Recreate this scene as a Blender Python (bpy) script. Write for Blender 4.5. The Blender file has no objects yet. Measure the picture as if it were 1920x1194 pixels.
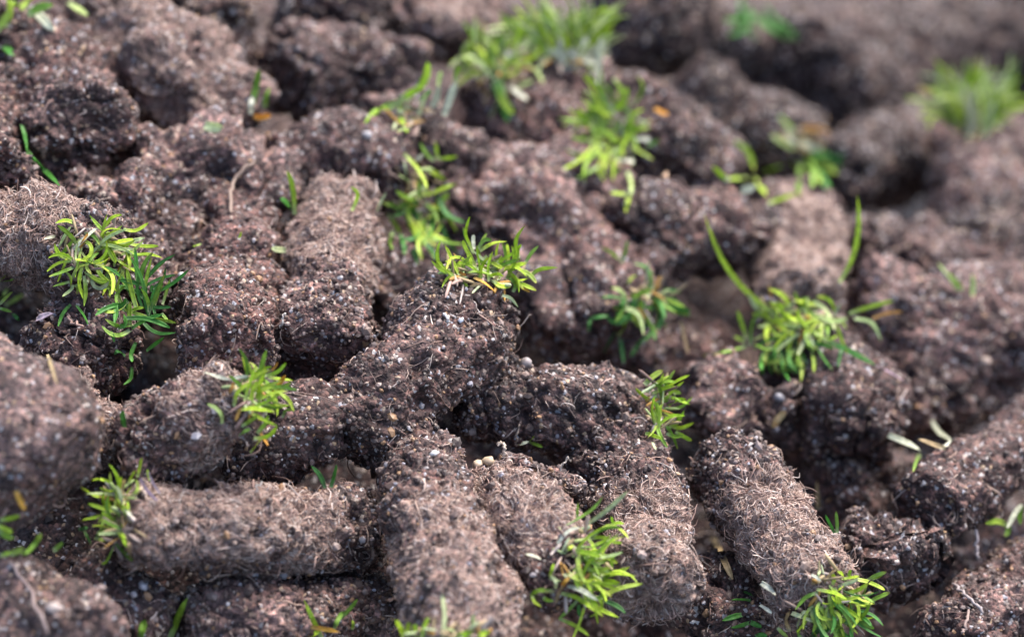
import bpy, math, random
import numpy as np
from mathutils import Vector, Matrix

# ------------------------------------------------------------------ camera, sky, sun, exposure
# 1 Blender unit = 10 cm (a macro picture: a soil plug is about 12 mm thick)
random.seed(7)
rng = np.random.default_rng(7)
S = bpy.context.scene
S.unit_settings.system = 'METRIC'
S.unit_settings.scale_length = 0.1
COL = S.collection

PITCH = math.radians(35.0)
LENS, SENSOR = 100.0, 36.0
D0 = 3.55                       # distance to the heap at the middle of the frame
K = 0.35                        # the heap falls away to the right
H = math.sin(PITCH) * D0
FOCUS = 3.24
cam_d = bpy.data.cameras.new('camera')
cam = bpy.data.objects.new('camera', cam_d)
COL.objects.link(cam)
cam.location = (0, 0, H)
cam.rotation_euler = (math.pi / 2 - PITCH, 0, 0)
cam_d.lens = LENS
cam_d.sensor_width = SENSOR
cam_d.clip_start = 0.05
cam_d.clip_end = 200
cam_d.dof.use_dof = True
cam_d.dof.focus_distance = FOCUS
cam_d.dof.aperture_fstop = 1.7
S.camera = cam

SUN_EL, SUN_AZ = math.radians(56), math.radians(38)     # azimuth from +Y (away from camera) towards +X (right)
w = bpy.data.worlds.new('World')
S.world = w
w.use_nodes = True
nt = w.node_tree
bg = nt.nodes['Background']
sky = nt.nodes.new('ShaderNodeTexSky')
sky.sky_type = 'NISHITA'
sky.sun_disc = False
sky.sun_elevation = SUN_EL
sky.sun_rotation = SUN_AZ
sky.air_density = 1.0
sky.dust_density = 2.5
sky.ozone_density = 1.0
nt.links.new(sky.outputs[0], bg.inputs[0])
bg.inputs[1].default_value = 0.12

sun_d = bpy.data.lights.new('sun', 'SUN')
sun_d.energy = 2.1
sun_d.angle = math.radians(42)
sun_d.color = (1.0, 0.94, 0.88)
sun = bpy.data.objects.new('sun', sun_d)
COL.objects.link(sun)
sd = Vector((math.sin(SUN_AZ) * math.cos(SUN_EL), math.cos(SUN_AZ) * math.cos(SUN_EL), math.sin(SUN_EL)))
sun.rotation_euler = sd.to_track_quat('Z', 'Y').to_euler()
sun.location = sd * 20

S.view_settings.view_transform = 'Standard'
S.view_settings.look = 'None'
S.view_settings.gamma = 1.0
S.view_settings.exposure = 2.0
S.view_settings.use_curve_mapping = False

# ------------------------------------------------------------------ picture <-> place
CP, SP = math.cos(PITCH), math.sin(PITCH)
R_ = np.array([1.0, 0, 0]); F_ = np.array([0, CP, -SP]); U_ = np.array([0, SP, CP])
C_ = np.array([0, 0, H])
PX = SENSOR / LENS / 1920.0

def xy(px, py):
    return (px - 960) * PX, (py - 597) * PX

def plane_depth(px, py):
    x, y = xy(px, py)
    return H / (SP + y * CP - K * x)

def un(px, py, d):
    x, y = xy(px, py)
    return C_ + d * (x * R_ - y * U_ + F_)

def project(P):
    q = P - C_
    d = q @ F_
    return (q @ R_) / d / PX + 960, -(q @ U_) / d / PX + 597, d

# ------------------------------------------------------------------ noise
def _h(ix, iy, iz, s):
    with np.errstate(over='ignore'):
        h = (ix.astype(np.uint32) * np.uint32(374761393) + iy.astype(np.uint32) * np.uint32(668265263)
             + iz.astype(np.uint32) * np.uint32(2246822519) + np.uint32((s * 3266489917) & 0xffffffff))
        h = (h ^ (h >> np.uint32(13))) * np.uint32(1274126177)
        h = (h ^ (h >> np.uint32(15))) * np.uint32(2246822519)
        return h ^ (h >> np.uint32(16))

def perlin(p, s=0):
    p = p.astype(np.float32)
    i = np.floor(p).astype(np.int64)
    f = p - i
    u = f * f * f * (f * (f * 6 - 15) + 10)
    out = np.zeros(len(p), np.float32)
    for dx in (0, 1):
        wx = u[:, 0] if dx else 1 - u[:, 0]
        for dy in (0, 1):
            wy = u[:, 1] if dy else 1 - u[:, 1]
            for dz in (0, 1):
                wz = u[:, 2] if dz else 1 - u[:, 2]
                h = _h(i[:, 0] + dx, i[:, 1] + dy, i[:, 2] + dz, s)
                gx = (h & np.uint32(1023)).astype(np.float32) / 511.5 - 1
                gy = ((h >> np.uint32(10)) & np.uint32(1023)).astype(np.float32) / 511.5 - 1
                gz = ((h >> np.uint32(20)) & np.uint32(1023)).astype(np.float32) / 511.5 - 1
                out += wx * wy * wz * (gx * (f[:, 0] - dx) + gy * (f[:, 1] - dy) + gz * (f[:, 2] - dz))
    return out * 1.3

def worley(p, s=0):
    """distance to the nearest of the jittered cell points (0..~1)"""
    p = p.astype(np.float32)
    b = np.floor(p - 0.5).astype(np.int64)
    best = np.full(len(p), 9.0, np.float32)
    for dx in (0, 1):
        for dy in (0, 1):
            for dz in (0, 1):
                cx, cy, cz = b[:, 0] + dx, b[:, 1] + dy, b[:, 2] + dz
                h = _h(cx, cy, cz, s)
                jx = (h & np.uint32(1023)).astype(np.float32) / 1023 * .8 + .1
                jy = ((h >> np.uint32(10)) & np.uint32(1023)).astype(np.float32) / 1023 * .8 + .1
                jz = ((h >> np.uint32(20)) & np.uint32(1023)).astype(np.float32) / 1023 * .8 + .1
                d = (p[:, 0] - cx - jx) ** 2 + (p[:, 1] - cy - jy) ** 2 + (p[:, 2] - cz - jz) ** 2
                np.minimum(best, d, out=best)
    return np.sqrt(best)

# ------------------------------------------------------------------ mesh and object helpers
def make_mesh(name, V, F, mat, cols=None, smooth=True, colname='tint'):
    """V (n,3), F (m,k) int array of faces with k corners"""
    me = bpy.data.meshes.new(name)
    V = np.ascontiguousarray(V, np.float32)
    F = np.ascontiguousarray(F, np.int32)
    n, k = F.shape
    me.vertices.add(len(V))
    me.vertices.foreach_set('co', V.ravel())
    me.loops.add(n * k)
    me.loops.foreach_set('vertex_index', F.ravel())
    me.polygons.add(n)
    me.polygons.foreach_set('loop_start', np.arange(0, n * k, k, dtype=np.int32))
    me.polygons.foreach_set('loop_total', np.full(n, k, np.int32))
    me.polygons.foreach_set('use_smooth', np.full(n, smooth, bool))
    me.update(calc_edges=True)
    if cols is not None:
        a = me.attributes.new(colname, 'FLOAT_COLOR', 'POINT')
        c4 = np.ones((len(V), 4), np.float32)
        c4[:, :cols.shape[1]] = cols
        a.data.foreach_set('color', c4.ravel())
    me.materials.append(mat)
    return me

def link(name, data, parent=None, loc=None):
    o = bpy.data.objects.new(name, data)
    COL.objects.link(o)
    if parent is not None:
        o.parent = parent
    if loc is not None:
        o.location = loc
    return o

def tag(o, label=None, cat=None, group=None, kind=None):
    if label: o['label'] = label
    if cat: o['category'] = cat
    if group: o['group'] = group
    if kind: o['kind'] = kind
    return o

# ------------------------------------------------------------------ materials
def new_mat(name):
    m = bpy.data.materials.new(name)
    m.use_nodes = True
    t = m.node_tree
    return m, t, t.nodes['Principled BSDF'], t.nodes['Material Output']

def N(t, typ, **kw):
    n = t.nodes.new(typ)
    for k, v in kw.items():
        setattr(n, k, v)
    return n

def ramp(t, fac, stops):
    r = N(t, 'ShaderNodeValToRGB')
    e = r.color_ramp.elements
    while len(e) < len(stops):
        e.new(0.5)
    for el, (p, c) in zip(e, stops):
        el.position = p
        el.color = (*c, 1) if len(c) == 3 else c
    t.links.new(fac, r.inputs[0])
    return r.outputs[0]

def mix(t, fac, a, b, mode='MIX'):
    m = N(t, 'ShaderNodeMix', data_type='RGBA', blend_type=mode)
    for sock, v in ((m.inputs[0], fac), (m.inputs[6], a), (m.inputs[7], b)):
        if isinstance(v, (int, float)):
            sock.default_value = v
        elif isinstance(v, tuple):
            sock.default_value = (*v, 1)
        else:
            t.links.new(v, sock)
    return m.outputs[2]

def mth(t, op, a, b=None, c=None, clamp=False):
    m = N(t, 'ShaderNodeMath', operation=op, use_clamp=clamp)
    for i, v in enumerate((a, b, c)):
        if v is None: continue
        if isinstance(v, (int, float)): m.inputs[i].default_value = v
        else: t.links.new(v, m.inputs[i])
    return m.outputs[0]

def soil_material():
    m, t, bs, out = new_mat('soil')
    L = t.links.new
    tc = N(t, 'ShaderNodeTexCoord')
    oi = N(t, 'ShaderNodeObjectInfo')
    off = N(t, 'ShaderNodeVectorMath', operation='ADD')
    sc = mth(t, 'MULTIPLY', oi.outputs['Random'], 37.0)
    L(tc.outputs['Object'], off.inputs[0]); L(sc, off.inputs[1])
    P = off.outputs[0]
    def noise(scale, detail=4, rough=.6, vec=P):
        n = N(t, 'ShaderNodeTexNoise'); n.inputs['Scale'].default_value = scale
        n.inputs['Detail'].default_value = detail; n.inputs['Roughness'].default_value = rough
        L(vec, n.inputs['Vector']); return n.outputs['Fac']
    def vor(scale, feature='F1'):
        n = N(t, 'ShaderNodeTexVoronoi', feature=feature); n.inputs['Scale'].default_value = scale
        L(P, n.inputs['Vector']); return n
    at = N(t, 'ShaderNodeAttribute', attribute_name='tint')
    sep = N(t, 'ShaderNodeSeparateColor'); L(at.outputs['Color'], sep.inputs[0])
    thatch, red, pale = sep.outputs[0], sep.outputs[1], sep.outputs[2]
    base = ramp(t, noise(16, 5, .65), [(.30, (.030, .017, .017)), (.50, (.068, .041, .038)), (.72, (.150, .097, .087))])
    base = mix(t, mth(t, 'MULTIPLY', red, .65), base, (.105, .052, .043))
    base = mix(t, mth(t, 'MULTIPLY', pale, .7), base, (.205, .155, .145))
    # crumbs, each with a tone of its own
    v1 = vor(95); s1 = N(t, 'ShaderNodeSeparateColor'); L(v1.outputs['Color'], s1.inputs[0])
    v2 = vor(230); s2 = N(t, 'ShaderNodeSeparateColor'); L(v2.outputs['Color'], s2.inputs[0])
    g1 = ramp(t, s1.outputs[0], [(0, (.45, .45, .46)), (.5, (.95, .93, .92)), (1, (1.6, 1.5, 1.45))])
    g2 = ramp(t, s2.outputs[0], [(0, (.40, .38, .38)), (.55, (.95, .93, .93)), (.85, (1.5, 1.35, 1.2)), (1, (2.4, 2.2, 2.1))])
    c = mix(t, 1.0, base, g1, 'MULTIPLY')
    c = mix(t, 1.0, c, g2, 'MULTIPLY')
    wet = N(t, 'ShaderNodeCombineColor')  # alpha scales the colour: plug tone, and gap shade painted on the ground
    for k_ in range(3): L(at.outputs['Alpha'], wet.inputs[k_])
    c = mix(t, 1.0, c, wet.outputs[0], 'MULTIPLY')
    # pale quartz grains
    q = mth(t, 'GREATER_THAN', s2.outputs[1], .93)
    qc = ramp(t, s2.outputs[2], [(0, (.30, .30, .33)), (.5, (.38, .33, .30)), (.8, (.36, .23, .12)), (1, (.55, .53, .52))])
    c = mix(t, mth(t, 'MULTIPLY', q, .8), c, qc)
    # dead thatch felt
    st = N(t, 'ShaderNodeMapping'); st.inputs['Scale'].default_value = (60, 60, 200); L(P, st.inputs[0])
    fn = noise(1.0, 3, .6, st.outputs[0])
    tf = mth(t, 'MULTIPLY', thatch, ramp(t, fn, [(.35, (.25, .25, .25)), (.62, (1, 1, 1))]))
    c = mix(t, tf, c, ramp(t, noise(120, 2), [(.3, (.15, .096, .075)), (.7, (.44, .31, .25))]))
    L(c, bs.inputs['Base Color'])
    rg = ramp(t, s2.outputs[1], [(0, (.85, .85, .85)), (.7, (.7, .7, .7)), (.92, (.35, .35, .35)), (1, (.25, .25, .25))])
    L(rg, bs.inputs['Roughness'])
    bs.inputs['Specular IOR Level'].default_value = .3
    h = mth(t, 'ADD', mth(t, 'MULTIPLY', v1.outputs['Distance'], -.9), mth(t, 'MULTIPLY', v2.outputs['Distance'], -.6))
    h = mth(t, 'ADD', h, mth(t, 'MULTIPLY', noise(420, 3), .5))
    bp = N(t, 'ShaderNodeBump'); bp.inputs['Strength'].default_value = .9; bp.inputs['Distance'].default_value = .004
    L(h, bp.inputs['Height']); L(bp.outputs[0], bs.inputs['Normal'])
    return m

def tint_material(name, rough, spec, trans=0.0, coat=0.0, transl=0.0, vary=0.0):
    m, t, bs, out = new_mat(name)
    L = t.links.new
    at = N(t, 'ShaderNodeAttribute', attribute_name='tint')
    c = at.outputs['Color']
    if vary:
        tc = N(t, 'ShaderNodeTexCoord')
        n = N(t, 'ShaderNodeTexNoise'); n.inputs['Scale'].default_value = 160; n.inputs['Detail'].default_value = 2
        L(tc.outputs['Object'], n.inputs['Vector'])
        c = mix(t, vary, c, ramp(t, n.outputs['Fac'], [(.3, (.55, .55, .5)), (.7, (1.35, 1.3, 1.3))]), 'MULTIPLY')
    L(c, bs.inputs['Base Color'])
    bs.inputs['Roughness'].default_value = rough
    bs.inputs['Specular IOR Level'].default_value = spec
    bs.inputs['Transmission Weight'].default_value = trans
    bs.inputs['Coat Weight'].default_value = coat
    if transl:
        tr = N(t, 'ShaderNodeBsdfTranslucent'); L(c, tr.inputs[0])
        mx = N(t, 'ShaderNodeMixShader'); mx.inputs[0].default_value = transl
        L(bs.outputs[0], mx.inputs[1]); L(tr.outputs[0], mx.inputs[2]); L(mx.outputs[0], out.inputs[0])
    return m

M_SOIL = soil_material()
M_GRIT = tint_material('grit', .5, .35)
M_FIBRE = tint_material('fibre', .6, .35, transl=.15)
M_GRASS = tint_material('grass', .5, .35, transl=.4, vary=.7)
M_STONE = tint_material('stone', .45, .5, vary=.8)
M_WATER, _t, _b, _o = new_mat('water')
_b.inputs['Base Color'].default_value = (1, 1, 1, 1)
_b.inputs['Transmission Weight'].default_value = 1
_b.inputs['Roughness'].default_value = .02
_b.inputs['IOR'].default_value = 1.33

# ------------------------------------------------------------------ soil surfaces
ZW, ZH, ZS = 760, 500, 4.0                 # coarse depth map of what is built, used to seat grass on it
ZOX, ZOY = 560, 400
zbuf = np.full((ZH, ZW), 99.0)

def splat(P):
    px, py, d = project(P)
    ix = ((px + ZOX) / ZS).astype(int); iy = ((py + ZOY) / ZS).astype(int)
    ok = (ix >= 0) & (ix < ZW) & (iy >= 0) & (iy < ZH)
    np.minimum.at(zbuf, (iy[ok], ix[ok]), d[ok])

def zat(px, py):
    ix = int((px + ZOX) / ZS); iy = int((py + ZOY) / ZS)
    if not (1 <= ix < ZW - 1 and 1 <= iy < ZH - 1):
        return plane_depth(px, py)
    w_ = np.sort(zbuf[iy - 1:iy + 2, ix - 1:ix + 2].ravel())
    z = w_[1]
    return z if z < 50 else plane_depth(px, py) + .1

def catmull(P, n):
    P = np.asarray(P, float)
    if len(P) == 1: return np.repeat(P, n, 0)
    if len(P) == 2: return P[0] + (P[1] - P[0]) * np.linspace(0, 1, n)[:, None]
    Q = np.vstack([2 * P[0] - P[1], P, 2 * P[-1] - P[-2]])
    ts = np.linspace(0, len(P) - 1 - 1e-9, n)
    i = ts.astype(int); f = (ts - i)[:, None]
    a, b, c, d = Q[i], Q[i + 1], Q[i + 2], Q[i + 3]
    return .5 * (2 * b + (c - a) * f + (2 * a - 5 * b + 4 * c - d) * f ** 2 + (3 * b - a - 3 * c + d) * f ** 3)

def unit(v):
    return v / np.maximum(np.linalg.norm(v, axis=-1, keepdims=True), 1e-9)

def grid_normals(G):
    du = np.roll(G, -1, 1) - np.roll(G, 1, 1)
    dv = np.empty_like(G)
    dv[1:-1] = G[2:] - G[:-2]; dv[0] = G[1] - G[0]; dv[-1] = G[-1] - G[-2]
    return unit(np.cross(du, dv))

def rough(P, nrm, seed, amp=1.0, lump=1.0):
    """crumbly relief: lumps, clods, crumbs and grains"""
    q = P + seed * 3.17
    wv = np.stack([perlin(q * 22, 11), perlin(q * 22, 12), perlin(q * 22, 13)], 1)
    q = q + wv * .012
    d = .022 * lump * perlin(q * 10, 1) + .010 * lump * perlin(q * 25, 2)
    a = worley(q * 34, 3)
    d += .011 * amp * (.55 - a)
    d += .012 * lump * (.48 - worley(q * 15, 8))
    b = worley(q * 78, 4)
    d += .0085 * amp * (.5 - b)
    pit = perlin(q * 40, 5)
    d -= .018 * amp * np.clip(pit - .25, 0, .4) * 2
    cr = np.abs(perlin(q * 13, 9))
    d -= .014 * lump * np.clip(1 - cr / .05, 0, 1)
    c = worley(q * 165, 6)
    d += .0042 * amp * (.5 - c)
    d += .0024 * amp * perlin(q * 120, 7)
    return P + nrm * d[:, None] + wv * .004 * amp

PALETTE = [((.036, .023, .020), 26), ((.075, .049, .041), 28), ((.145, .10, .08), 22), ((.21, .155, .135), 12),
           ((.28, .25, .25), 5), ((.46, .43, .42), 1.0), ((.28, .16, .085), 7), ((.24, .23, .26), 3)]
PALC = np.array([c for c, w_ in PALETTE]); PALW = np.array([w_ for c, w_ in PALETTE], float); PALW /= PALW.sum()
_t = (1 + 5 ** .5) / 2
ICO_V = unit(np.array([(-1, _t, 0), (1, _t, 0), (-1, -_t, 0), (1, -_t, 0), (0, -1, _t), (0, 1, _t), (0, -1, -_t), (0, 1, -_t),
                       (_t, 0, -1), (_t, 0, 1), (-_t, 0, -1), (-_t, 0, 1)]))
ICO_F = np.array([(0, 11, 5), (0, 5, 1), (0, 1, 7), (0, 7, 10), (0, 10, 11), (1, 5, 9), (5, 11, 4), (11, 10, 2), (10, 7, 6), (7, 1, 8),
                  (3, 9, 4), (3, 4, 2), (3, 2, 6), (3, 6, 8), (3, 8, 9), (4, 9, 5), (2, 4, 11), (6, 2, 10), (8, 6, 7), (9, 8, 1)])
OCT_V = np.array([(1, 0, 0), (-1, 0, 0), (0, 1, 0), (0, -1, 0), (0, 0, 1), (0, 0, -1)], float)
OCT_F = np.array([(0, 2, 4), (2, 1, 4), (1, 3, 4), (3, 0, 4), (2, 0, 5), (1, 2, 5), (3, 1, 5), (0, 3, 5)])

def grit_mesh(name, P, nrm, fine=True, big=1.0):
    n = len(P)
    bv, bf = (ICO_V, ICO_F) if fine else (OCT_V, OCT_F)
    r = np.clip(np.exp(rng.normal(math.log(.0017), .42, n)), .0008, .0060) * big
    ax = np.clip(rng.normal(1, .25, (n, 1, 3)), .55, 1.5)
    A = unit(rng.normal(size=(n, 3))); B = unit(np.cross(A, rng.normal(size=(n, 3)))); Cc = np.cross(A, B)
    Rm = np.stack([A, B, Cc], 1)
    v = bv[None] * ax * (1 + rng.normal(0, .13, (n, len(bv), 1)))
    v = np.einsum('nij,njk->nik', v, Rm) * r[:, None, None]
    v += (P + nrm * (r * .12)[:, None])[:, None]
    f = (bf[None] + (np.arange(n) * len(bv))[:, None, None]).reshape(-1, 3)
    ci = rng.choice(len(PALC), n, p=PALW)
    col = PALC[ci] * rng.uniform(.7, 1.3, (n, 1))
    v = P[:, None] + (v - P[:, None]) * np.where(col.mean(1) > .2, .74, 1.08)[:, None, None]
    col = np.repeat(col, len(bv), 0)
    return make_mesh(name, v.reshape(-1, 3), f, M_GRIT, col, smooth=False)

def tubes(paths, radii, cols, sides=3):
    """paths (n,k,3), radii (n,), cols (n,3) -> V, F(quads), C"""
    n, k, _ = paths.shape
    T = np.empty_like(paths)
    T[:, 1:-1] = paths[:, 2:] - paths[:, :-2]; T[:, 0] = paths[:, 1] - paths[:, 0]; T[:, -1] = paths[:, -1] - paths[:, -2]
    T = unit(T)
    ref = unit(rng.normal(size=(n, 1, 3)))
    A = unit(np.cross(T, ref)); B = np.cross(T, A)
    prof = np.ones(k); prof[-1] = .35; prof[0] = .7
    ang = np.arange(sides) * 2 * math.pi / sides
    ring = (A[:, :, None] * np.cos(ang)[None, None, :, None] + B[:, :, None] * np.sin(ang)[None, None, :, None])
    V = paths[:, :, None] + ring * (radii[:, None] * prof[None])[:, :, None, None]
    V = V.reshape(-1, 3)
    base = (np.arange(n) * k * sides)[:, None, None]
    j = np.arange(k - 1)[None, :, None] * sides
    i = np.arange(sides)[None, None, :]
    i2 = (i + 1) % sides
    F = np.stack([base + j + i, base + j + i2, base + j + sides + i2, base + j + sides + i], -1).reshape(-1, 4)
    C = np.repeat(cols, k * sides, 0)
    return V, F, C

FIB = np.array([(.41, .285, .225), (.52, .385, .315), (.28, .175, .14), (.60, .49, .43), (.18, .11, .09), (.45, .295, .24)])

def fibre_paths(G, Nn, dens, n, lmin, lmax, lift, k=6):
    """walk over the grid surface G (rings, around) so that fibres hug it"""
    nv, nu, _ = G.shape
    tot = np.clip(dens, 0, None) * np.linalg.norm(np.roll(G, -1, 1) - G, axis=2).mean(1)[:, None]
    p = (tot / tot.sum()).ravel()
    idx = rng.choice(nv * nu, n, p=p)
    v = (idx // nu).astype(float); u = (idx % nu).astype(float)
    sv = np.linalg.norm(G[nv // 2 + 1] - G[nv // 2], axis=1).mean() + 1e-6
    ang = rng.uniform(0, 2 * math.pi, n); cur = rng.normal(0, .12, n)
    Ln = rng.uniform(lmin, lmax, n) * rng.uniform(.5, 1, n)
    lf = np.abs(rng.normal(0, lift, n))
    free = rng.random(n) < .12                       # one end stands off the surface
    out = np.empty((n, k, 3))
    for s in range(k):
        vi = np.clip(v, 0, nv - 1).astype(int); ui = np.mod(u, nu).astype(int)
        tt = s / (k - 1)
        hgt = np.where(free, lf * 3.0 * tt, lf * math.sin(math.pi * tt) - .0006)
        out[:, s] = G[vi, ui] + Nn[vi, ui] * hgt[:, None]
        su = np.linalg.norm(G[vi, (ui + 1) % nu] - G[vi, ui], axis=1) + 1e-4
        st = Ln / (k - 1)
        v = v + np.sin(ang) * st / sv; u = u + np.cos(ang) * st / su
        ang = ang + cur + rng.normal(0, .22, n)
    for _ in range(1):
        out[:, 1:-1] = .5 * out[:, 1:-1] + .25 * (out[:, 2:] + out[:, :-2])
    return out

def sst(a, b, v):
    t = np.clip((v - a) / (b - a), 0, 1)
    return t * t * (3 - 2 * t)

def profile(px, py):
    """the heap sags at its near left foot and beyond its far right shoulder"""
    return .21 * sst(740, 1120, py) * sst(1050, 650, px) + .06 * sst(150, -100, px) * sst(560, 700, py) + .46 * sst(1150, 1650, px) * sst(420, 150, py)

PLUGS = {}
TRIS = [0]
G_PLUG = 'soil plugs heaped over one another'

def plug(key, label, pts, r, r2=None, res=None, red=0, pale=0, thatch=None, nfib=120, ngrit=None, cap=.42, lump=.75, amp=1.0,
         cat='soil plug', group=G_PLUG, name='soil_plug', squash=1.0, wet=None):
    if lump > 1.2: r = r * 1.07
    r = r * .97; r2 = r2 * .97 if r2 else None; pale = pale * .7
    """pts: (px, py, off) along the core; off is added to the heap depth (negative: raised towards the camera).
    thatch: (t0, t1, strength) range along the core that is felted with dead grass"""
    seed = len(PLUGS) + 1
    pts = [(px, py, off + profile(px, py)) for px, py, off in pts]
    W = np.array([un(px, py, plane_depth(px, py) + off) for px, py, off in pts])
    dmid = np.mean([plane_depth(px, py) + off for px, py, off in pts])
    sc = dmid * PX
    r_a = r * sc; r_b = (r2 if r2 else r) * sc
    blur = abs(dmid - .03 - FOCUS) / dmid
    if res is None:
        res = .0031 if blur < .045 else (.0042 if blur < .1 else .0056)
    fine = blur < .06
    sp = catmull(W, 40)
    seg = np.r_[0, np.cumsum(np.linalg.norm(np.diff(sp, axis=0), axis=1))]
    Ltot = seg[-1]
    nb = max(6, int(Ltot / res))
    ncap = max(6, int(r_a * 1.25 / res))
    s_in = np.linspace(0, Ltot, nb)
    e = np.sin(np.linspace(math.pi / 2, 0, ncap, endpoint=False))
    e = np.clip(e, 0, .9985)
    prof = (1 - e ** 2.6) ** (1 / 2.6)
    sA = -e * cap * r_a; sB = Ltot + e[::-1] * cap * r_b
    s_all = np.r_[sA, s_in, sB]
    f_all = np.r_[prof, np.ones(nb), prof[::-1]]
    tt = np.clip(s_all / Ltot, 0, 1)
    cen = np.stack([np.interp(np.clip(s_all, 0, Ltot), seg, sp[:, i]) for i in range(3)], 1)
    tan0 = unit(sp[1] - sp[0]); tan1 = unit(sp[-1] - sp[-2])
    cen += np.where(s_all < 0, s_all, 0)[:, None] * tan0 + np.where(s_all > Ltot, s_all - Ltot, 0)[:, None] * tan1
    T = np.stack([np.interp(np.clip(s_all, 0, Ltot), seg, np.gradient(sp[:, i])) for i in range(3)], 1)
    T = unit(T)
    ref = unit(np.array([.3, .5, .8]) + rng.normal(0, .1, 3))
    A = unit(np.cross(T, ref)); B = np.cross(T, A)
    rad = (r_a + (r_b - r_a) * tt) * f_all
    rad = rad * (1 + .09 * np.sin(tt * 5.1 + seed) + .06 * np.sin(tt * 11 + seed * 2.3))
    nu = max(24, int(2 * math.pi * max(r_a, r_b) / res))
    th = np.arange(nu) * 2 * math.pi / nu
    G = cen[:, None] + rad[:, None, None] * (A[:, None] * np.cos(th)[None, :, None] + squash * B[:, None] * np.sin(th)[None, :, None])
    Nn = grid_normals(G)
    if ((G - cen[:, None]) * Nn).sum() < 0: Nn = -Nn; flip = True
    else: flip = False
    # caps: normals there lean along the core
    nv = len(s_all)
    G2 = rough(G.reshape(-1, 3), Nn.reshape(-1, 3), seed, amp, lump).reshape(G.shape)
    G2[0] = G2[0].mean(0); G2[-1] = G2[-1].mean(0)
    Nn = grid_normals(G2)
    if flip: Nn = -Nn
    splat(G2.reshape(-1, 3))
    i = np.arange(nv - 1)[:, None] * nu; j = np.arange(nu)[None]; j2 = (j + 1) % nu
    Fq = np.stack([i + j, i + j2, i + nu + j2, i + nu + j], -1).reshape(-1, 4)
    if flip: Fq = Fq[:, ::-1]
    org = cen[nv // 2].copy(); org[2] = G2[..., 2].min()
    Pn = G2.reshape(-1, 3)
    tv = np.repeat(tt, nu)
    big = perlin(Pn * 9 + seed, 21)
    th_f = np.zeros(len(Pn))
    if thatch:
        t0, t1, stg = thatch
        th_f = stg * np.clip((tv - t0) / .12 + .5, 0, 1) * np.clip((t1 - tv) / .12 + .5, 0, 1)
        th_f = np.clip(th_f * np.clip(.42 + 1.5 * perlin(Pn * 20 + seed, 22) + .75 * Nn.reshape(-1, 3)[:, 2], 0, 1), 0, 1)
    tone_vals = np.full(len(Pn), wet if wet else rng.uniform(.72, 1.2)) * (1 + .35 * perlin(Pn * 6 + seed, 24))  # overall tone of the plug's soil, varied by noise
    cols = np.stack([th_f, np.clip(red + .5 * big, 0, 1), np.clip(pale + .4 * perlin(Pn * 13 + seed, 23), 0, 1), tone_vals], 1)
    me = make_mesh(name, Pn - org, Fq, M_SOIL, cols)
    o = link(name, me, loc=org)
    tag(o, label, cat, group)
    TRIS[0] += 2 * len(Fq)
    # grit standing proud of the crumbs
    toC = unit(C_ - Pn)
    vis = (Nn.reshape(-1, 3) * toC).sum(1) > -.25
    cand = np.nonzero(vis)[0]
    if ngrit is None:
        ngrit = int(Ltot * r_a * (105000 if fine else 46000)) + 150
    area_w = np.repeat(np.maximum(rad, 1e-4), nu)[cand] * (1.0 - .75 * th_f[cand]) + 1e-6
    pick = rng.choice(cand, min(ngrit, len(cand)), p=area_w / area_w.sum())
    gm = grit_mesh('grit', Pn[pick] - org, Nn.reshape(-1, 3)[pick], fine)
    tag(link('grit', gm, o), kind='stuff')
    TRIS[0] += len(pick) * (20 if fine else 8)
    # root hairs, and the felt of dead grass on the grassy end
    V_, F_l, C_l, base = [], [], [], 0
    visg = (vis.reshape(nv, nu) + .02)
    def add(paths, rr, cc):
        nonlocal base
        v, f, c_ = tubes(paths, rr, cc)
        V_.append(v); F_l.append(f + base); C_l.append(c_); base += len(v)
    nfib = int(nfib * .55)
    if nfib:
        pt = fibre_paths(G2, Nn, visg, nfib, .012, .06, .0035)
        cc = FIB[rng.integers(0, len(FIB), nfib)] * rng.uniform(.5, 1.15, (nfib, 1))
        add(pt, rng.uniform(.0004, .0009, nfib), cc)
    if thatch:
        nt_ = int((6500 if fine else 3600) * min(1.3, thatch[2]) * max(.3, abs(thatch[1] - thatch[0])))
        pt = fibre_paths(G2, Nn, visg * (th_f.reshape(nv, nu) ** 1.5 + .004), nt_, .006, .030, .0020)
        cc = FIB[rng.integers(0, len(FIB), nt_)] * rng.uniform(.6, 1.25, (nt_, 1))
        add(pt, np.exp(rng.normal(math.log(.00038), .45, nt_)), cc)
    if V_:
        fm = make_mesh('root_fibre', np.vstack(V_) - org, np.vstack(F_l), M_FIBRE, np.vstack(C_l))
        tag(link('root_fibre', fm, o), kind='stuff')
        TRIS[0] += 2 * sum(len(f) for f in F_l)
    PLUGS[key] = (o, org)
    return o

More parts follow.
